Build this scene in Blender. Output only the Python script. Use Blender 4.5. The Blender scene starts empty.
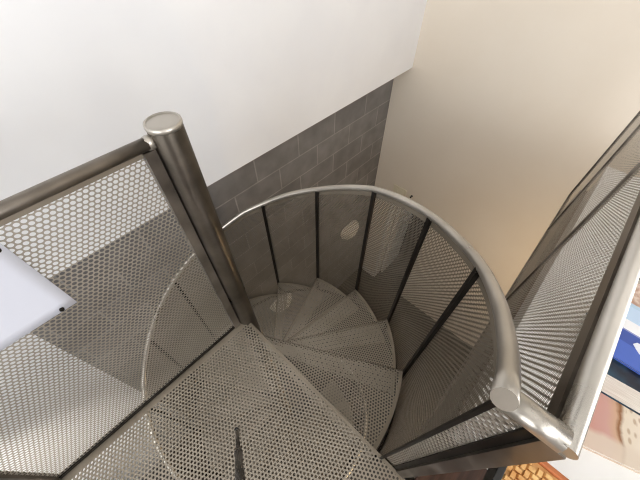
import bpy, math, random
from mathutils import Vector
random.seed(7)
S = bpy.context.scene
COL = S.collection
PI = math.pi
rad = math.radians

# ---------------------------------------------------------------- materials
def new_mat(name):
    m = bpy.data.materials.new(name); m.use_nodes = True
    nt = m.node_tree
    b = nt.nodes['Principled BSDF']
    return m, nt, b
def N(nt, typ, **kw):
    n = nt.nodes.new(typ)
    for k, v in kw.items(): setattr(n, k, v)
    return n
def rgb(r, g, b):
    f = lambda c: (c/255/12.92 if c/255 <= .04045 else ((c/255+.055)/1.055)**2.4)
    return (f(r), f(g), f(b), 1)
def noise_color(nt, c1, c2, scale, detail=4, lo=.35, hi=.65, coord='Object', stretch=(1,1,1)):
    tc = N(nt, 'ShaderNodeTexCoord'); mp = N(nt, 'ShaderNodeMapping'); mp.inputs['Scale'].default_value = stretch
    nz = N(nt, 'ShaderNodeTexNoise'); nz.inputs['Scale'].default_value = scale; nz.inputs['Detail'].default_value = detail
    cr = N(nt, 'ShaderNodeValToRGB')
    cr.color_ramp.elements[0].position = lo; cr.color_ramp.elements[1].position = hi
    cr.color_ramp.elements[0].color = c1; cr.color_ramp.elements[1].color = c2
    nt.links.new(tc.outputs[coord], mp.inputs['Vector']); nt.links.new(mp.outputs[0], nz.inputs['Vector'])
    nt.links.new(nz.outputs['Fac'], cr.inputs['Fac'])
    return cr.outputs['Color'], nz.outputs['Fac']
def simple(name, c1, c2=None, rough=.6, metal=0, scale=6, bump=0, stretch=(1,1,1), lo=.35, hi=.65):
    m, nt, b = new_mat(name)
    col, fac = noise_color(nt, c1, c2 or c1, scale, stretch=stretch, lo=lo, hi=hi)
    nt.links.new(col, b.inputs['Base Color'])
    b.inputs['Roughness'].default_value = rough; b.inputs['Metallic'].default_value = metal
    if bump:
        bp = N(nt, 'ShaderNodeBump'); bp.inputs['Strength'].default_value = bump; bp.inputs['Distance'].default_value = .004
        nt.links.new(fac, bp.inputs['Height']); nt.links.new(bp.outputs[0], b.inputs['Normal'])
    return m
def steel(name, c1, c2, rlo, rhi, metal=.9, scale=9):
    m, nt, b = new_mat(name)
    col, fac = noise_color(nt, c1, c2, scale, 6)
    nt.links.new(col, b.inputs['Base Color'])
    mr = N(nt, 'ShaderNodeMapRange'); mr.inputs['From Min'].default_value = .3; mr.inputs['From Max'].default_value = .7
    mr.inputs['To Min'].default_value = rlo; mr.inputs['To Max'].default_value = rhi
    nt.links.new(fac, mr.inputs['Value']); nt.links.new(mr.outputs[0], b.inputs['Roughness'])
    b.inputs['Metallic'].default_value = metal
    return m
def perforate(m, pitch, dia, swap=False):
    """hexagonal round-hole pattern cut out of the sheet, in metres along the sheet's own surface"""
    nt = m.node_tree; out = nt.nodes['Material Output']; b = nt.nodes['Principled BSDF']
    uv = N(nt, 'ShaderNodeUVMap'); uv.uv_map = 'UVMap'
    def vm(op, a, b_=None):
        n = N(nt, 'ShaderNodeVectorMath', operation=op)
        nt.links.new(a, n.inputs[0])
        if b_ is not None: n.inputs[1].default_value = b_
        return n
    k = 1/pitch; r3 = math.sqrt(3)
    sc = (k/r3, k, 0) if swap else (k, k/r3, 0)
    st = (r3, 1, 0) if swap else (1, r3, 0)
    p = vm('MULTIPLY', uv.outputs[0], sc)
    dist = []
    for off in ((0,0,0), (.5,.5,0)):
        q = vm('ADD', p.outputs[0], off); q = vm('FRACTION', q.outputs[0]); q = vm('SUBTRACT', q.outputs[0], (.5,.5,0))
        q = vm('MULTIPLY', q.outputs[0], st); q = N(nt, 'ShaderNodeVectorMath', operation='LENGTH') if 0 else vm('LENGTH', q.outputs[0])
        dist.append(q.outputs['Value'])
    mn = N(nt, 'ShaderNodeMath', operation='MINIMUM'); nt.links.new(dist[0], mn.inputs[0]); nt.links.new(dist[1], mn.inputs[1])
    lt = N(nt, 'ShaderNodeMath', operation='LESS_THAN'); nt.links.new(mn.outputs[0], lt.inputs[0]); lt.inputs[1].default_value = dia/2/pitch
    tr = N(nt, 'ShaderNodeBsdfTransparent'); mx = N(nt, 'ShaderNodeMixShader')
    nt.links.new(lt.outputs[0], mx.inputs[0]); nt.links.new(b.outputs[0], mx.inputs[1]); nt.links.new(tr.outputs[0], mx.inputs[2])
    nt.links.new(mx.outputs[0], out.inputs['Surface'])
    return m

M = {}
SC1, SC2 = rgb(134,124,109), rgb(152,142,127)
M['steel'] = steel('raw_steel', rgb(112,105,97), rgb(146,139,130), .28, .48)
M['column'] = steel('column_steel', rgb(72,67,60), rgb(112,104,94), .25, .45, scale=7)
M['bright'] = steel('ground_steel', rgb(172,166,156), rgb(196,190,180), .25, .38, scale=5, metal=.8)
M['dark'] = steel('dark_steel', rgb(38,35,32), rgb(56,52,48), .4, .55)
M['sheet'] = steel('sheet_steel', SC1, SC2, .38, .52, metal=.65, scale=5)
M['perf_guard'] = perforate(steel('perforated_guard_steel', SC1, SC2, .36, .5, metal=.65, scale=5), .0112, .0090)
M['perf_straight_lit'] = perforate(steel('perforated_straight_steel_lit', rgb(164,156,143), rgb(182,174,161), .36, .5, metal=.55, scale=5), .0112, .0090)  # window light on the straight panels painted in as a paler steel
M['perf_tread'] = perforate(steel('perforated_tread_steel', rgb(146,137,123), rgb(162,153,139), .4, .55, metal=.6, scale=5), .0120, .0077)
M['white_wall'] = simple('white_plaster', rgb(236,236,238), rgb(240,240,241), .85, scale=3)
M['beige_wall'] = simple('warm_plaster', rgb(234,223,207), rgb(237,227,212), .8, scale=2)
M['ceiling'] = simple('ceiling_white', rgb(240,239,236), None, .9)
M['timber'] = simple('dark_timber', rgb(58,38,27), rgb(82,55,40), .4, scale=5, stretch=(14,1,1))
M['concrete'] = simple('dark_concrete', rgb(52,48,43), rgb(68,62,56), .45, scale=2.5)
M['white_lacquer'] = simple('white_lacquer', rgb(242,241,238), rgb(246,245,243), .3)
M['door_white'] = simple('door_paint', rgb(236,232,225), None, .45)
M['plate'] = simple('switch_plastic', rgb(232,224,200), None, .4)
M['black'] = simple('black_paint', rgb(26,25,25), rgb(34,33,32), .4)
M['tripod'] = simple('grey_anodised', rgb(70,66,62), rgb(84,80,75), .4, metal=.6)
M['cane'] = simple('woven_cane', rgb(206,150,86), rgb(240,198,132), .5, scale=40)
M['rim'] = simple('cane_rim', rgb(170,92,48), rgb(196,122,72), .5, scale=12)
M['pages'] = simple('book_pages', rgb(206,198,184), rgb(240,235,225), .8, scale=14, stretch=(1,1,38))
M['navy'] = simple('navy_cover', rgb(20,26,44), rgb(36,72,92), .4, scale=14)
M['book_dark'] = simple('dark_cover', rgb(22,18,22), rgb(40,34,36), .4)
M['glass_white'] = simple('opal_shade', rgb(236,228,212), None, .5)
M['pouf'] = simple('pale_linen', rgb(216,204,184), rgb(230,220,204), .9, scale=20, bump=.3)

def block_mat():
    m, nt, b = new_mat('grey_block')
    tc = N(nt, 'ShaderNodeTexCoord'); sx = N(nt, 'ShaderNodeSeparateXYZ'); cb = N(nt, 'ShaderNodeCombineXYZ')
    nt.links.new(tc.outputs['Object'], sx.inputs[0])
    ad = N(nt, 'ShaderNodeMath', operation='ADD'); ad.inputs[1].default_value = BLOCK_U
    az = N(nt, 'ShaderNodeMath', operation='ADD'); az.inputs[1].default_value = BLOCK_V
    nt.links.new(sx.outputs['Y'], ad.inputs[0]); nt.links.new(sx.outputs['Z'], az.inputs[0])
    nt.links.new(ad.outputs[0], cb.inputs[0]); nt.links.new(az.outputs[0], cb.inputs[1])
    br = N(nt, 'ShaderNodeTexBrick'); br.inputs['Scale'].default_value = 1
    br.inputs['Brick Width'].default_value = .41; br.inputs['Row Height'].default_value = .195
    br.inputs['Mortar Size'].default_value = .006; br.inputs['Mortar Smooth'].default_value = .3
    br.inputs['Color1'].default_value = rgb(112,110,110); br.inputs['Color2'].default_value = rgb(128,126,125)
    br.inputs['Mortar'].default_value = rgb(148,145,142)
    nt.links.new(cb.outputs[0], br.inputs['Vector'])
    nz = N(nt, 'ShaderNodeTexNoise'); nz.inputs['Scale'].default_value = 7; nz.inputs['Detail'].default_value = 6
    nt.links.new(tc.outputs['Object'], nz.inputs['Vector'])
    mx = N(nt, 'ShaderNodeMixRGB', blend_type='OVERLAY'); mx.inputs[0].default_value = .45
    nt.links.new(br.outputs['Color'], mx.inputs[1]); nt.links.new(nz.outputs['Fac'], mx.inputs[2])
    nt.links.new(mx.outputs[0], b.inputs['Base Color'])
    b.inputs['Roughness'].default_value = .6
    bp = N(nt, 'ShaderNodeBump'); bp.inputs['Strength'].default_value = .4; bp.inputs['Distance'].default_value = .004; bp.invert = True
    nt.links.new(br.outputs['Fac'], bp.inputs['Height']); nt.links.new(bp.outputs[0], b.inputs['Normal'])
    return m
BLOCK_U, BLOCK_V = 10.25-.128+.0, 10*.195*2+.263
M['block'] = block_mat()

def paper_mat():
    m, nt, b = new_mat('drawing_paper')
    tc = N(nt, 'ShaderNodeTexCoord'); mp = N(nt, 'ShaderNodeMapping')
    mp.inputs['Location'].default_value = (0, .475, -.675); mp.inputs['Scale'].default_value = (1, 1, 1)
    nt.links.new(tc.outputs['Object'], mp.inputs[0])
    ms = N(nt, 'ShaderNodeVectorMath', operation='MULTIPLY'); ms.inputs[1].default_value = (0, 24, 42)
    nt.links.new(mp.outputs[0], ms.inputs[0])
    ln = N(nt, 'ShaderNodeVectorMath', operation='LENGTH'); nt.links.new(ms.outputs[0], ln.inputs[0])
    nz = N(nt, 'ShaderNodeTexNoise'); nz.inputs['Scale'].default_value = 40; nt.links.new(tc.outputs['Object'], nz.inputs[0])
    ad = N(nt, 'ShaderNodeMath', operation='MULTIPLY_ADD'); ad.inputs[1].default_value = .9
    nt.links.new(nz.outputs['Fac'], ad.inputs[0]); nt.links.new(ln.outputs['Value'], ad.inputs[2])
    cr = N(nt, 'ShaderNodeValToRGB'); e = cr.color_ramp.elements
    e[0].position = .5; e[0].color = rgb(162,158,194); e[1].position = 1.3/1.3; e[1].color = rgb(208,210,220)
    nt.links.new(ad.outputs[0], cr.inputs[0]); nt.links.new(cr.outputs[0], b.inputs['Base Color'])
    b.inputs['Roughness'].default_value = .7
    return m
M['paper'] = paper_mat()

def cover_pink():
    m, nt, b = new_mat('illustrated_cover')
    tc = N(nt, 'ShaderNodeTexCoord')
    wp = N(nt, 'ShaderNodeTexNoise'); wp.inputs['Scale'].default_value = 9; wp.inputs['Detail'].default_value = 5
    nt.links.new(tc.outputs['Object'], wp.inputs[0])
    sx = N(nt, 'ShaderNodeSeparateXYZ'); nt.links.new(tc.outputs['Object'], sx.inputs[0])
    ad = N(nt, 'ShaderNodeMath', operation='MULTIPLY_ADD'); ad.inputs[1].default_value = .06
    nt.links.new(wp.outputs['Fac'], ad.inputs[0]); nt.links.new(sx.outputs['X'], ad.inputs[2])
    cr = N(nt, 'ShaderNodeValToRGB'); cr.color_ramp.interpolation = 'LINEAR'
    mr = N(nt, 'ShaderNodeMapRange'); mr.inputs['From Min'].default_value = 0; mr.inputs['From Max'].default_value = .245
    nt.links.new(ad.outputs[0], mr.inputs['Value']); nt.links.new(mr.outputs[0], cr.inputs[0])
    pts = [(0,(214,194,176)),(.2,(200,140,124)),(.5,(206,160,150)),(.6,(206,168,140)),(.635,(140,92,52)),(.67,(226,212,192)),(1,(230,218,204))]
    e = cr.color_ramp.elements
    e[0].position, e[0].color = pts[0][0], rgb(*pts[0][1]); e[1].position, e[1].color = pts[-1][0], rgb(*pts[-1][1])
    for p, c in pts[1:-1]:
        q = e.new(p); q.color = rgb(*c)
    # drawn brown figures
    vo = N(nt, 'ShaderNodeTexVoronoi'); vo.inputs['Scale'].default_value = 34; vo.inputs['Randomness'].default_value = .9
    st = N(nt, 'ShaderNodeMapping'); st.inputs['Scale'].default_value = (1.6,.8,1); st.inputs['Rotation'].default_value = (0,0,.4)
    nt.links.new(tc.outputs['Object'], st.inputs[0]); nt.links.new(st.outputs[0], vo.inputs['Vector'])
    c2 = N(nt, 'ShaderNodeValToRGB'); c2.color_ramp.elements[0].position = .16; c2.color_ramp.elements[1].position = .3
    c2.color_ramp.elements[0].color = (1,1,1,1); c2.color_ramp.elements[1].color = (0,0,0,1)
    nt.links.new(vo.outputs['Distance'], c2.inputs[0])
    gt = N(nt, 'ShaderNodeMath', operation='GREATER_THAN'); gt.inputs[1].default_value = .165
    nt.links.new(ad.outputs[0], gt.inputs[0])
    ml = N(nt, 'ShaderNodeMath', operation='MULTIPLY'); nt.links.new(gt.outputs[0], ml.inputs[0]); nt.links.new(c2.outputs[0], ml.inputs[1])
    m2 = N(nt, 'ShaderNodeMath', operation='MULTIPLY'); m2.inputs[1].default_value = .55; nt.links.new(ml.outputs[0], m2.inputs[0])
    mx = N(nt, 'ShaderNodeMixRGB'); mx.inputs[2].default_value = rgb(158,122,84)
    nt.links.new(m2.outputs[0], mx.inputs[0]); nt.links.new(cr.outputs[0], mx.inputs[1])
    wy = N(nt, 'ShaderNodeMath', operation='MULTIPLY_ADD'); wy.inputs[1].default_value = .05
    nt.links.new(wp.outputs['Fac'], wy.inputs[0]); nt.links.new(sx.outputs['Y'], wy.inputs[2])
    my = N(nt, 'ShaderNodeMapRange'); my.inputs['From Min'].default_value = .085; my.inputs['From Max'].default_value = .065
    nt.links.new(wy.outputs[0], my.inputs['Value'])
    m3 = N(nt, 'ShaderNodeMixRGB'); m3.inputs[2].default_value = rgb(222,206,188)
    sc = N(nt, 'ShaderNodeMath', operation='MULTIPLY'); sc.inputs[1].default_value = .85; nt.links.new(my.outputs[0], sc.inputs[0])
    nt.links.new(sc.outputs[0], m3.inputs[0]); nt.links.new(mx.outputs[0], m3.inputs[1])
    nt.links.new(m3.outputs[0], b.inputs['Base Color']); b.inputs['Roughness'].default_value = .35
    return m
M['cover_pink'] = cover_pink()
def cover_blue():
    m, nt, b = new_mat('blue_cover')
    tc = N(nt, 'ShaderNodeTexCoord'); sx = N(nt, 'ShaderNodeSeparateXYZ'); nt.links.new(tc.outputs['Object'], sx.inputs[0])
    mr = N(nt, 'ShaderNodeMapRange'); mr.inputs['From Min'].default_value = 0; mr.inputs['From Max'].default_value = .225
    nt.links.new(sx.outputs['Y'], mr.inputs['Value'])
    cr = N(nt, 'ShaderNodeValToRGB'); cr.color_ramp.interpolation = 'CONSTANT'
    e = cr.color_ramp.elements
    e[0].position = 0; e[0].color = rgb(74,104,192); e[1].position = .93; e[1].color = rgb(180,206,228)
    for p, c in [(.30,(58,84,166)),(.485,(140,150,200)),(.51,(244,244,246)),(.68,(192,214,238))]:
        q = e.new(p); q.color = rgb(*c)
    nt.links.new(mr.outputs[0], cr.inputs[0]); nt.links.new(cr.outputs[0], b.inputs['Base Color'])
    b.inputs['Roughness'].default_value = .3
    return m
M['cover_blue'] = cover_blue()
M['print_white'] = simple('white_print', rgb(226,230,242), rgb(240,242,248), .5)
M['cover_rose'] = simple('rose_cover', rgb(196,160,140), rgb(232,214,202), .5, scale=60)

# ---------------------------------------------------------------- mesh helpers
class MB:
    def __init__(self): self.v = []; self.f = []; self.m = []; self.uv = []; self.sm = []
    def face(self, idx, mat=0, uv=None, smooth=False):
        self.f.append(tuple(idx)); self.m.append(mat); self.uv.append(uv); self.sm.append(smooth)
    def box(self, c, s, rz=0, mat=0, tilt=None):
        b = len(self.v); ca, sa = math.cos(rz), math.sin(rz)
        for dz in (-.5,.5):
            for dx, dy in ((-.5,-.5),(.5,-.5),(.5,.5),(-.5,.5)):
                x, y = dx*s[0], dy*s[1]
                self.v.append((c[0]+x*ca-y*sa, c[1]+x*sa+y*ca, c[2]+dz*s[2]))
        for q in ((3,2,1,0),(4,5,6,7),(0,1,5,4),(1,2,6,5),(2,3,7,6),(3,0,4,7)):
            self.face([b+i for i in q], mat)
        return self
    def span(self, a, b, mat=0):
        return self.box([(a[i]+b[i])/2 for i in range(3)], [abs(b[i]-a[i]) for i in range(3)], 0, mat)
    def tube(self, path, r, n=14, mat=0, caps=True):
        P = [Vector(p) for p in path]; base = len(self.v); L = len(P)
        rr = r if isinstance(r, (list, tuple)) else [r]*L
        up0 = None
        for i, p in enumerate(P):
            t = (P[min(i+1,L-1)]-P[max(i-1,0)]).normalized()
            if up0 is None:
                up0 = Vector((0,0,1)) if abs(t.z) < .9 else Vector((1,0,0))
            u = (up0 - t*up0.dot(t)).normalized(); w = t.cross(u)
            if i not in (0, L-1):   # keep mitred corners full width
                d1 = (P[i]-P[i-1]).normalized(); d2 = (P[i+1]-P[i]).normalized()
                cosh = max(.5, math.sqrt(max(0,(1+d1.dot(d2))/2)))
                bis = (d2-d1)
            else: cosh, bis = 1, Vector((0,0,0))
            bn = bis.normalized() if bis.length > 1e-6 else None
            for k in range(n):
                a = 2*PI*k/n; o = u*math.cos(a)*rr[i] + w*math.sin(a)*rr[i]
                if bn is not None and cosh < .999:
                    c = o.dot(bn); o = o + bn*c*(1/cosh-1)
                self.v.append(tuple(p+o))
            up0 = u
        for i in range(L-1):
            for k in range(n):
                a = base+i*n+k; b = base+i*n+(k+1)%n
                self.face((a, b, b+n, a+n), mat, None, True)
        if caps:
            self.face([base+k for k in range(n)][::-1], mat); self.face([base+(L-1)*n+k for k in range(n)], mat)
        return self
    def lathe(self, prof, c=(0,0,0), n=28, mat=0):
        base = len(self.v)
        for r, z in prof:
            for k in range(n):
                a = 2*PI*k/n; self.v.append((c[0]+r*math.cos(a), c[1]+r*math.sin(a), c[2]+z))
        for i in range(len(prof)-1):
            for k in range(n):
                a = base+i*n+k; b = base+i*n+(k+1)%n
                self.face((a, b, b+n, a+n), mat, None, True)
        self.face([base+k for k in range(n)][::-1], mat); self.face([base+(len(prof)-1)*n+k for k in range(n)], mat)
        return self
    def sheet(self, P, Nn, us, vs, uvf, th=.002, matf=lambda i, j: 0, edge=1, smooth=False):
        """a two-sided metal sheet: grid of quads at +-th/2 along the normal, closed round its edge"""
        base = len(self.v); nu, nv = len(us), len(vs)
        for sgn in (.5, -.5):
            for u in us:
                for v in vs:
                    p, n = P(u, v), Nn(u, v)
                    self.v.append(tuple(p[k]+n[k]*th*sgn for k in range(3)))
        A = lambda i, j: base+i*nv+j
        B = lambda i, j: base+nu*nv+i*nv+j
        for i in range(nu-1):
            for j in range(nv-1):
                uv = [uvf(us[a], vs[b]) for a, b in ((i,j),(i+1,j),(i+1,j+1),(i,j+1))]
                mm = matf(i, j)
                self.face((A(i,j),A(i+1,j),A(i+1,j+1),A(i,j+1)), mm, uv, smooth)
                self.face((B(i,j+1),B(i+1,j+1),B(i+1,j),B(i,j)), mm, uv[::-1], smooth)
        for i in range(nu-1):
            self.face((A(i+1,0),A(i,0),B(i,0),B(i+1,0)), edge); self.face((A(i,nv-1),A(i+1,nv-1),B(i+1,nv-1),B(i,nv-1)), edge)
        for j in range(nv-1):
            self.face((A(0,j),A(0,j+1),B(0,j+1),B(0,j)), edge); self.face((A(nu-1,j+1),A(nu-1,j),B(nu-1,j),B(nu-1,j+1)), edge)
        return self
    def build(self, name, mats, parent=None, loc=(0,0,0), rz=0, bevel=0):
        me = bpy.data.meshes.new(name); me.from_pydata(self.v, [], self.f)
        for mm in (mats if isinstance(mats, (list, tuple)) else [mats]): me.materials.append(mm)
        if any(u is not None for u in self.uv):
            ul = me.uv_layers.new(name='UVMap'); k = 0
            for p, u in zip(me.polygons, self.uv):
                for q in range(p.loop_total):
                    if u is not None: ul.data[p.loop_start+q].uv = u[q]
        for p, mi, s in zip(me.polygons, self.m, self.sm): p.material_index = mi; p.use_smooth = s
        me.update()
        o = bpy.data.objects.new(name, me); COL.objects.link(o); o.parent = parent; o.location = loc; o.rotation_euler = (0,0,rz)
        if bevel:
            bv = o.modifiers.new('b', 'BEVEL'); bv.width = bevel; bv.segments = 2; bv.limit_method = 'ANGLE'
        return o
def thing(name, label, cat, loc=(0,0,0), rz=0, group=None):
    o = bpy.data.objects.new(name, None); COL.objects.link(o); o.empty_display_size = .1
    o.location = loc; o.rotation_euler = (0,0,rz); return tag(o, label, cat, group)
def tag(o, label, cat, group=None):
    o['label'] = label; o['category'] = cat
    if group: o['group'] = group
    return o
def struct(name, mb, mat, **kw):
    o = mb.build(name, mat, **kw); o['kind'] = 'structure'; return o

# ---------------------------------------------------------------- dimensions (column axis at 0,0; landing at z = 0)
R = .692                 # spiral balustrade radius
STEP, A0, RISE = 26.4, 2.4, .172
ZF = -3.10               # lower floor
TAB = [(-46,.43),(-40,.485),(-33,.56),(-24,.645),(-13.5,.737),(-1,.846),(14,.953),(25.7,1.03),(40.3,1.125),(53,1.233),(66,1.34),(78.6,1.435),(92,1.545),(101,1.61),(111.4,1.71)]
def z_rail(t):
    t -= 43
    if t >= 111.4: return 1.2-.8*1.71-(t-111.4)*.00652
    if t <= -46: return 1.2-.8*.43
    for (a, b), (c, d) in zip(TAB, TAB[1:]):
        if a <= t <= c: return 1.2-.8*(b+(d-b)*(t-a)/(c-a))
def z_base(t): return -RISE*(t-A0)/STEP-.205
def pol(t, r, z): return (r*math.cos(rad(t)), r*math.sin(rad(t)), z)
NT = 17
T_END = A0+STEP*NT

# ---------------------------------------------------------------- setting
XB, XW, YR = -.878, -.721, 2.363
YE = -.742               # end of the block wall
ZC = 2.55
struct('floor_lower', MB().span((-1.3,-4.2,ZF-.15),(4.4,5.2,ZF)), M['concrete'])
struct('wall_block', MB().span((XB-.2,YE,ZF),(XB,YR,.12)), M['block'])
struct('wall_left', MB().span((XB-.2,-4.2,ZF),(XB,YE,.12)), M['white_wall'])
struct('wall_upper', MB().span((XB-.2,-4.2,.065),(XW,YR,ZC)), M['white_wall'])
wr = MB()
wr.span((XB-.2,YR,ZF),(-.600,YR+.14,ZC)); wr.span((-.600,YR,-1.35),(-.10,YR+.14,ZC)); wr.span((-.10,YR,ZF),(4.4,YR+.14,ZC))
struct('wall_right', wr, M['beige_wall'])
struct('ceiling', MB().span((XB-.2,-4.2,ZC),(4.4,YR+.14,ZC+.12)), M['ceiling'])
struct('floor_upper', MB().span((.80,-4.2,-.2),(4.4,1.80,0)), M['timber'])
struct('floor_edge', MB().span((.782,.02,-.2),(.799,1.80,-.012)), M['steel'])
struct('wall_front', MB().span((XB-.2,-4.35,ZF),(4.55,-4.2,ZC)), M['white_wall'])
struct('wall_side', MB().span((4.4,-4.2,ZF),(4.55,YR+.14,ZC)), M['white_wall'])
# the far room behind the doorway
struct('wall_passage', MB().span((-1.3,4.3,ZF),(2.2,4.4,-.4)), M['beige_wall'])
struct('baseboard_right', MB().span((XB+.002,YR-.014,ZF),(-.60,YR-.001,ZF+.09)), M['door_white'])
d = bpy.data.objects.new('door_1', None); COL.objects.link(d); d['kind'] = 'structure'; d.location = (-.586, YR, ZF)
MB().span((.012,.15,.01),(.052,.60,1.70)).build('door_leaf', M['door_white'], d, bevel=.003)
fr = MB(); fr.span((-.022,-.006,0),(.008,.15,1.765)); fr.span((.462,-.006,0),(.492,.15,1.765)); fr.span((.008,-.006,1.735),(.462,.15,1.765))
fr.build('door_frame', M['door_white'], d)
hd = MB().tube([(.052,.54,1.0),(.10,.54,1.0),(.10,.43,1.0)], .009, 10); hd.build('door_handle', M['bright'], d)

# ---------------------------------------------------------------- spiral staircase
st = thing('spiral_staircase', 'raw steel spiral staircase with perforated wedge treads round a capped column', 'staircase', (0,0,0))
cb = MB().lathe([(.035,ZF),(.035,.866),(.0335,.870)], n=40); cm = cb.build('column', M['column'], st)
MB().lathe([(.0355,.866),(.0362,.871),(.0355,.8765),(.031,.8785),(.0305,.876)], n=40).build('cap', M['bright'], cm)
MB().lathe([(.11,ZF),(.11,ZF+.012),(.106,ZF+.014)], n=32).build('base_plate', M['steel'], st)
# landing plate
MATS_T = [M['perf_tread'], M['sheet']]
lx = [-.014,.026,.4,.80]; ly = [-.80,-.014,-.004]
lb = MB().sheet(lambda u, v: (u, v, -.0015), lambda u, v: (0,0,1), lx, ly, lambda u, v: (v, u), .003,
                lambda i, j: 1 if i == 0 or j == 1 else 0)
lb.span((-.014,-.80,-.045),(-.011,-.004,-.003), 1); lb.span((-.014,-.007,-.045),(.80,-.004,-.003), 1)
lb.span((.03,-.42,-.043),(.80,-.40,-.003), 1) if 0 else None
lb.build('landing_plate', MATS_T, st)
def tread_mb():
    t0, t1 = -4.6, STEP            # behind the nose of the step above, to this step's own nose
    us = [t0+(t1-t0)*i/10 for i in range(11)]; vs = [.03, .30, .662, .676]
    mb = MB().sheet(lambda u, v: pol(u, v, -.0015), lambda u, v: (0,0,1), us, vs,
                    lambda u, v: (v*math.cos(rad(u)), v*math.sin(rad(u))), .003, lambda i, j: 1 if j == 2 else 0)
    # folded-down nose and back edges
    for t, h in ((t1,.034),(t0,.022)):
        mid = pol(t, .355, -h/2-.002)
        mb.box(mid, (.64,.003,h), rad(t), 1)
    # thin rolled bead along the nose
    mb.tube([pol(t1, .04, .0), pol(t1, .676, .0)], .0020, 8, 1)
    # hub collar round the column
    mb.lathe([(.036,-.10),(.041,-.098),(.041,.0),(.036,.002)], n=24, mat=1)
    # rim angle along the outer edge
    n = 9
    for i in range(n):
        a, b = t0+(t1-t0)*i/n, t0+(t1-t0)*(i+1)/n
        k = len(mb.v)
        mb.v += [pol(a,.676,0), pol(b,.676,0), pol(b,.676,-.03), pol(a,.676,-.03)]
        mb.face((k,k+1,k+2,k+3), 1)
    return mb
t_src = tread_mb().build('tread', MATS_T, st, (0,0,-RISE), rad(A0))
for k in range(2, NT+1):
    c = t_src.copy(); COL.objects.link(c); c.parent = st; c.location = (0,0,-RISE*k); c.rotation_euler = (0,0,rad(A0+STEP*(k-1)))

# ---------------------------------------------------------------- spiral balustrade
sb = thing('spiral_balustrade', 'curved perforated steel balustrade with bright handrail spiralling down round the treads', 'balustrade', (0,0,0))
def arc(t0, t1, n): return [t0+(t1-t0)*i/n for i in range(n+1)]
path = [pol(t, R, z_rail(t)) for t in arc(-1.0, T_END, 150)]
hm = MB().tube(path, .0134, 16); hm.m[-2] = hm.m[-1] = 1
hm.build('handrail', [M['bright'], M['column']], sb)  # same metal, end discs coloured darker to tone down the light on them
GM = [M['perf_guard'], M['sheet']]; GS = [M['perf_straight_lit'], M['sheet']]
for k in range(NT):
    a, b = (A0+STEP*k if k else -.6), A0+STEP*(k+1)
    us = arc(a+.35, b-.35, 8)
    mb = MB().sheet(lambda u, v: pol(u, R, z_base(u)+v*(z_rail(u)-.012-z_base(u))), lambda u, v: (math.cos(rad(u)), math.sin(rad(u)), 0), us, [0,.02,.97,1.0],
                    lambda u, v: (R*rad(u), z_base(u)+v*(z_rail(u)-.012-z_base(u))), .0014, lambda i, j: 0 if j == 1 else 1, smooth=False)
    mb.build('mesh_panel', GM, sb)
    # flat bars: bottom edge and top edge of the bay
    bb = MB()
    for (zf, h) in ((lambda u: z_base(u), .028),):
        for u0, u1 in zip(us, us[1:]):
            k0 = len(bb.v)
            for u in (u0, u1):
                bb.v += [pol(u, R-.010, zf(u)-.002), pol(u, R-.002, zf(u)-.002), pol(u, R-.002, zf(u)+h), pol(u, R-.010, zf(u)+h)]
            for q in ((0,1,5,4),(1,2,6,5),(2,3,7,6),(3,0,4,7)): bb.face([k0+i for i in q])
    bb.build('bottom_bar', M['dark'], sb)
for k in range(NT+1):
    t = A0+STEP*k if k else -.9
    z0, z1 = z_base(t)-.02, z_rail(t)-.008
    MB().box(pol(t, R-.008 if k else R-.001, (z0+z1)/2), (.012 if k else .006,.017 if k else .007,z1-z0), rad(t)).build('upright', M['dark'], sb)

# ---------------------------------------------------------------- left landing guard
lg = thing('landing_guard', 'straight perforated steel guard panel welded to the round column, paper fixed on it', 'railing', (0,-.38,0))
def lgb(mb, name, mat): return mb.build(name, mat, lg, (0,.38,0))
ZL = .848
tb = MB().tube([(0,-.78,ZL),(0,-.03,ZL)], .0128, 16); lgb(tb, 'top_rail', M['steel'])
for y in (-.05,-.732): lgb(MB().span((-.011,y-.012,.003),(.011,y+.012,ZL-.012)), 'upright', M['steel'])
lgb(MB().sheet(lambda u, v: (0,u,v), lambda u, v: (1,0,0), [-.72,-.062], [.006,.014,ZL-.024,ZL-.014], lambda u, v: (u,v), .0014, lambda i, j: 0 if j == 1 else 1), 'mesh_panel', GS)
lgb(MB().span((-.006,-.72,.0015),(.006,-.062,.014)), 'bottom_bar', M['dark'])
wl = MB()
wl.lathe([(.0,-.015),(.011,-.011),(.014,0),(.011,.011),(.0,.015)], (.0,-.040,ZL), 16)
lgb(wl, 'weld_joint', M['bright'])

# paper held on the panel by two round magnets
pp = MB().sheet(lambda u, v: (.0032+.004*math.sin((u+.62)*9)**2*(v-.59)/.2, u, v), lambda u, v: (1,0,0),
      [-.622+.297*i/12 for i in range(13)], [.594+.21*i/8 for i in range(9)], lambda u, v: (u,v), .0006, lambda i, j: 0, 0, True)
tag(pp.build('paper_sheet', M['paper']), 'white paper sheet with faint lilac drawing fixed on the left guard panel', 'paper')
for i, (y, z, l) in enumerate(((-.352,.6025,'small dark round magnet at the lower corner of the white paper'), (-.334,.795,'small dark round magnet at the upper corner of the white paper'))):
    mg = MB(); prof = [(.0045,0),(.0045,.003),(.0036,.004)]
    base = len(mg.v); mg.lathe(prof, n=16)
    mg.v = [(.0086+p[2]-.004*(1 if i == 0 else 0), y+p[0], z+p[1]) for p in mg.v]
    tag(mg.build('magnet', M['dark']), l, 'magnet', 'magnets on the paper')

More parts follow.
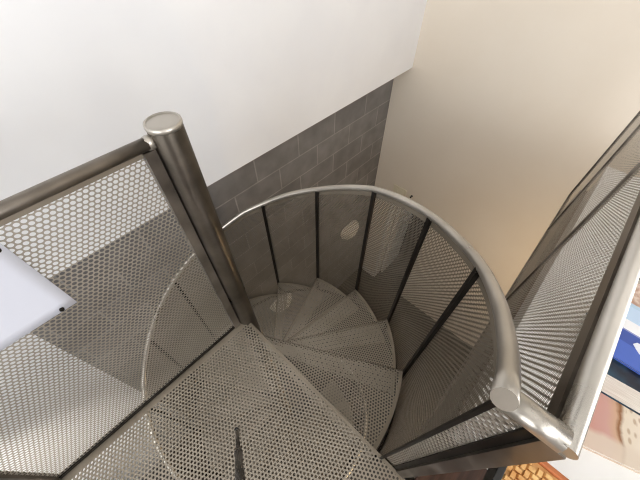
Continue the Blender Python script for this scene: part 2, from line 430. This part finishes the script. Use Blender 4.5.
# ---------------------------------------------------------------- right floor guard
XG, YG, ZG = .757, .006, .82
rg = thing('floor_guard', 'long straight perforated steel guard with thick bright handrail along the upper floor edge', 'railing', (XG, .9, 0))
def rgb_(mb, name, mat): return mb.build(name, mat, rg, (-XG, -.9, 0))
YEND = 1.79
hr = MB().tube([(XG+.004,-.006,ZG),(XG+.004,YEND,ZG)], .0120, 20); rgb_(hr, 'handrail', M['bright'])
rgb_(MB().tube([(R-.003,.001,ZG+.003),(XG+.001,.004,ZG-.001)], .0150, 20), 'corner_rail', M['bright'])
rgb_(MB().span((XG-.012,YG-.014,-.03),(XG+.012,YG+.012,ZG-.010)), 'post', M['steel'])
ys = [YG,.815,1.41,YEND]
for y in ys[1:]: rgb_(MB().span((XG-.006,y-.008,-.05),(XG+.006,y+.008,ZG-.012)), 'upright', M['steel'])
for y0, y1 in zip(ys, ys[1:]):
    rgb_(MB().sheet(lambda u, v: (XG,u,v), lambda u, v: (1,0,0), [y0+.013,y1-.013], [-.05,-.03,ZG-.052,ZG-.016], lambda u, v: (u,v), .0014, lambda i, j: 0 if j == 1 else 1), 'mesh_panel', GS)
rgb_(MB().sheet(lambda u, v: (u,.003,v), lambda u, v: (0,-1,0), [R+.004,R+.010,XG-.020,XG-.012], [-.045,-.03,ZG-.035,ZG-.014], lambda u, v: (u,v), .0014, lambda i, j: 0 if j == 1 and i == 1 else 1), 'mesh_panel', GS)
rgb_(MB().span((XG-.024,-.002,-.045),(XG-.012,.0018,ZG-.014)), 'edge_shade_bar', M['dark'])  # shade along the sheet margin painted in with dark steel
rgb_(MB().span((XG-.006,YG+.012,-.06),(XG+.006,YEND,-.04)), 'bottom_bar', M['steel'])
rgb_(MB().span((XG-.007,YG+.012,ZG-.04),(XG+.007,YEND,ZG-.016)), 'top_bar', M['steel'])

# ---------------------------------------------------------------- upper floor furniture
ZT = .18
cab = thing('low_platform', 'low white platform behind the right handrail with books lying on it', 'platform', (1.25,.95,0))
def cb_(mb, name, mat, **k): return mb.build(name, mat, cab, (-1.25,-.95,0), **k)
cb_(MB().span((.812,.190,.0),(1.62,1.77,ZT-.03)), 'body', M['white_lacquer'], bevel=.003)
cb_(MB().span((.802,.170,ZT-.03),(1.64,1.785,ZT)), 'platform_top', M['white_lacquer'], bevel=.004)

sto = thing('woven_stool', 'woven cane seat stool with dark frame standing beside the guard post', 'stool', (1.06,-.09,0))
SX0, SX1, SY0, SY1, SZ = .842, 1.262, -.30, .152, .42
def so(mb, name, mat, **k): return mb.build(name, mat, sto, (-1.06,.09,0), **k)
so(MB().span((SX0,SY0,SZ-.05),(SX0+.014,SY1,SZ)), 'frame_rail', M['black'], bevel=.002)
rb = MB(); rb.span((SX1-.016,SY0,SZ-.05),(SX1,SY1,SZ)); rb.span((SX0+.014,SY1-.012,SZ-.05),(SX1-.016,SY1,SZ)); rb.span((SX0+.014,SY0,SZ-.05),(SX1-.016,SY0+.012,SZ))
so(rb, 'rim', M['rim'], bevel=.003)
wv = MB(); cell = .0098
wx0, wy0, wx1, wy1 = SX0+.014, SY0+.012, SX1-.016, SY1-.012
wv.span((wx0,wy0,SZ-.02),(wx1,wy1,SZ-.010))
ni, nj = int((wy1-wy0)/cell), int((wx1-wx0)/cell)
def strand(mb, x0, x1, y0, y1, along):
    k = len(mb.v); z0, z1 = SZ-.010, SZ-.003
    if along == 'x':
        prof = [(x0,z0),(x0+.004,z1),(x1-.004,z1),(x1,z0)]; y0 += .0008; y1 -= .0008
        for x, z in prof: mb.v += [(x,y0,z),(x,y1,z)]
    else:
        prof = [(y0,z0),(y0+.004,z1),(y1-.004,z1),(y1,z0)]; x0 += .0008; x1 -= .0008
        for y, z in prof: mb.v += [(x1,y,z),(x0,y,z)]
    for i in range(3): mb.face((k+2*i, k+2*i+2, k+2*i+3, k+2*i+1))
    mb.face((k,k+2,k+4,k+6)); mb.face((k+7,k+5,k+3,k+1))
for i in range(ni):
    for j in range(nj):
        if (i+j) % 4 == 0 and j+2 <= nj: strand(wv, wx0+j*cell, wx0+(j+2)*cell, wy0+i*cell, wy0+(i+1)*cell, 'x')
        if (i+j) % 4 == 2 and i+2 <= ni: strand(wv, wx0+j*cell, wx0+(j+1)*cell, wy0+i*cell, wy0+(i+2)*cell, 'y')
so(wv, 'woven_seat', M['cane'])
for x in (SX0+.016,SX1-.016):
    for y in (SY0+.016,SY1-.016): so(MB().span((x-.014,y-.014,0),(x+.014,y+.014,SZ-.05)), 'leg', M['black'])

def book(label, loc, rz, w, d, h, cov, pages=True):
    b = thing('book', label, 'book', loc, rz, 'books on the low platform')
    t = .0025
    c = MB(); c.span((0,0,0),(w,d,t)); c.span((w-t,0,t),(w,d,h-t)); o = c.build('cover', cov, b)
    MB().span((0,0,h-t),(w,d,h)).build('front_cover', cov, b)
    MB().span((.004,.004,t),(w-t,d-.004,h-t)).build('page_block', M['pages'], b)
    return b
book('large book with pink and cream illustrated cover, lowest in the pile', (1.03,.345,ZT), rad(17), .46, .21, .020, M['cover_pink'])
book('thick book with dark cover and deep cream page edges lying on the pink book', (.975,.525,ZT+.0205), rad(5), .34, .26, .096, M['navy'])
bl = book('blue book with white figure and pale sky band, topmost of the pile', (.965,.588,ZT+.1172), rad(-2), .28, .225, .010, M['cover_blue'])
# white printed figure on the blue cover
fg = MB()
pts = [(.050,.052),(.058,.044),(.070,.050),(.082,.046),(.096,.034),(.104,.038),(.098,.050),(.104,.060),(.096,.070),(.086,.074),(.078,.084),(.066,.082),(.060,.074),(.048,.072),(.042,.062)]
for z in (.0100,.0106): fg.v += [(x*1.3+.02,y*1.22+.002,z) for x, y in pts]
n = len(pts); fg.face(list(range(n))[::-1]); fg.face(list(range(n,2*n)))
for i in range(n): fg.face((i,(i+1)%n,n+(i+1)%n,n+i))
fg.build('printed_figure', M['print_white'], bl)
book('mottled rose book lying flat on the white platform behind the blue book', (1.03,.905,ZT), rad(-4), .30, .13, .030, M['cover_rose'])
book('black book lying flat on the white platform beyond the rose book', (1.05,1.05,ZT), rad(4), .28, .22, .035, M['book_dark'])

sw = thing('wall_plate', 'cream double switch plate high on the beige wall just above the curved handrail', 'switch', (-.54,YR,-1.21))
MB().span((-.085,-.010,-.05),(.085,0,.05)).build('face_plate', M['plate'], sw, bevel=.003)
for dx in (-.035,.035): MB().span((dx-.014,-.014,-.022),(dx+.014,-.009,.022)).build('switch_rocker', M['plate'], sw)
hk = MB().lathe([(.012,0),(.012,.004),(.006,.006),(.006,.022),(.011,.026),(.011,.03)], n=14)
hk.v = [(p[0]-.385, YR-p[2], p[1]-1.195) for p in hk.v]
tag(hk.build('coat_hook', M['black']), 'tiny dark peg on the beige wall beside the cream switch plate', 'hook')

# ---------------------------------------------------------------- wall lights on the block wall
def sconce(loc, label):
    t = thing('wall_light', label, 'wall light', loc, 0, 'wall lights on the block wall')
    mb = MB(); n, m = 14, 12; base = len(mb.v)
    for i in range(m+1):
        ph = -PI/2+PI*i/m; z = -.15*math.sin(ph) if ph > 0 else -.05*math.sin(ph)
        for k in range(n+1):
            a = -PI/2+PI*k/n; r = math.cos(ph*.98)
            mb.v.append((.12*math.cos(a)*r+.001, .15*math.sin(a)*r, z*1.25))
    for i in range(m):
        for k in range(n):
            q = base+i*(n+1)+k; mb.face((q, q+n+1, q+n+2, q+1), 0, None, True)
    mb.build('shade', M['glass_white'], t)
    MB().span((.001,-.04,-.09),(.012,.04,-.01)).build('bracket', M['white_lacquer'], t)
    return t
sconce((XB,.715,-1.97), 'pale bowl wall light on the grey block wall near the round column')
sconce((XB,1.905,-1.72), 'pale bowl wall light on the grey block wall near its far corner')

# ---------------------------------------------------------------- camera tripod: one slim leg stands on the landing in view
AP = Vector((.664,-.2745,1.05))
tp = thing('tripod', 'slim dark grey tripod, one telescopic leg standing on the perforated landing', 'tripod', (.664,-.2745,0))
def tpb(mb, name, mat): return mb.build(name, mat, tp, (-.664,.2745,0))
for F in ((.295,-.275,0),(.735,-.128,0),(.772,-.60,0)):
    F = Vector(F); dv = AP-F; P = lambda s: F+dv*s
    lg_ = tpb(MB().tube([P(.008),P(.38)], .0055, 12), 'leg', M['tripod'])
    o = MB().tube([P(.36),P(.66)], .0078, 12); o.tube([P(.355),P(.375)], .0092, 12); o.tube([P(.64),P(.97)], .0125, 12)
    q = o.build('leg_sleeve', M['tripod'], lg_)
    MB().lathe([(.0065,.0005),(.0075,.006),(.006,.014)], tuple(F), 12).build('rubber_foot', M['black'], lg_, (0,0,0))
tpb(MB().lathe([(.012,.72),(.012,1.02),(.034,1.03),(.034,1.055),(.018,1.06),(.018,1.075)], (AP.x,AP.y,0), 20), 'centre_column', M['tripod'])

# ---------------------------------------------------------------- camera
cd = bpy.data.cameras.new('camera'); cam = bpy.data.objects.new('camera', cd); COL.objects.link(cam)
cam.location = (.60,-.197,1.2); cam.rotation_euler = (math.atan(248/310),0,rad(43))
cd.sensor_width = 36; cd.lens = 36*310/640; cd.clip_start = .02
S.camera = cam

# ---------------------------------------------------------------- light
def area(name, loc, rot, sx, sy, power, col):
    l = bpy.data.lights.new(name, 'AREA'); l.shape = 'RECTANGLE'; l.size = sx; l.size_y = sy; l.energy = power; l.color = col
    o = bpy.data.objects.new(name, l); COL.objects.link(o); o.location = loc
    o.rotation_euler = Vector(rot).to_track_quat('-Z','Y').to_euler(); return o
area('assumed_window_right', (4.2,-.6,1.35), (-1,.05,-.1), 3.0, 2.0, 88, (.96,.98,1))  # assumed unseen window light; the side wall behind it has no opening
area('overhead_fill', (1.2,-.3,2.52), (0,0,-1), 1.6, 1.6, 5, (1,.98,.96))  # added overhead fill that brightens the metal, no real roof opening
area('assumed_window_back', (1.4,-4.0,1.3), (-.1,1,-.05), 3.6, 2.0, 92, (.95,.975,1))  # second assumed window light, behind the camera; the front wall is solid
area('lower_front_fill', (1.6,-4.0,-1.6), (-.1,1,0), 4.0, 2.2, 2, (1,.97,.93))  # unseen fill added for the lower floor, no window there
area('passage_fill', (1.2,4.1,-1.6), (-.4,-1,0), 1.2, 1.6, 6, (1,.96,.9))  # unseen fill added in the room beyond the doorway, no window built
def warm_point(loc, power, r=.03):
    l = bpy.data.lights.new('assumed_warm_light', 'POINT'); l.energy = power; l.color = (1,.72,.42); l.shadow_soft_size = r
    o = bpy.data.objects.new('assumed_warm_light', l); COL.objects.link(o); o.location = loc
warm_point((1.6,1.35,-1.2), 22, .12)  # warm light assumed downstairs, out of view and without a lamp
area('lower_warm_fill', (1.35,.9,-.23), (0,0,-1), .9, 1.2, 7, (1,.84,.64))  # unseen warm fill added under the slab to lift the right bays
sp = bpy.data.lights.new('left_wall_fill', 'SPOT'); sp.energy = 170; sp.spot_size = rad(52); sp.spot_blend = .8; sp.color = (1,.95,.86); sp.shadow_soft_size = .05  # added spot that brightens the lower left wall, no fitting there
so_ = bpy.data.objects.new('left_wall_fill', sp); COL.objects.link(so_); so_.location = (.2,-2.2,-.35); so_.rotation_euler = Vector((-1,.55,-1.0)).to_track_quat('-Z','Y').to_euler()
w = bpy.data.worlds.new('world'); S.world = w; w.use_nodes = True
w.node_tree.nodes['Background'].inputs[0].default_value = (1,.985,.96,1); w.node_tree.nodes['Background'].inputs[1].default_value = .05
S.view_settings.view_transform = 'Standard'; S.view_settings.look = 'None'; S.view_settings.gamma = 1; S.view_settings.exposure = 0.26
S.view_settings.use_curve_mapping = False
S.cycles.transparent_max_bounces = 48; S.cycles.max_bounces = 8
S.cycles.use_denoising = True; S.cycles.denoising_prefilter = 'NONE'; S.cycles.filter_width = 1.15
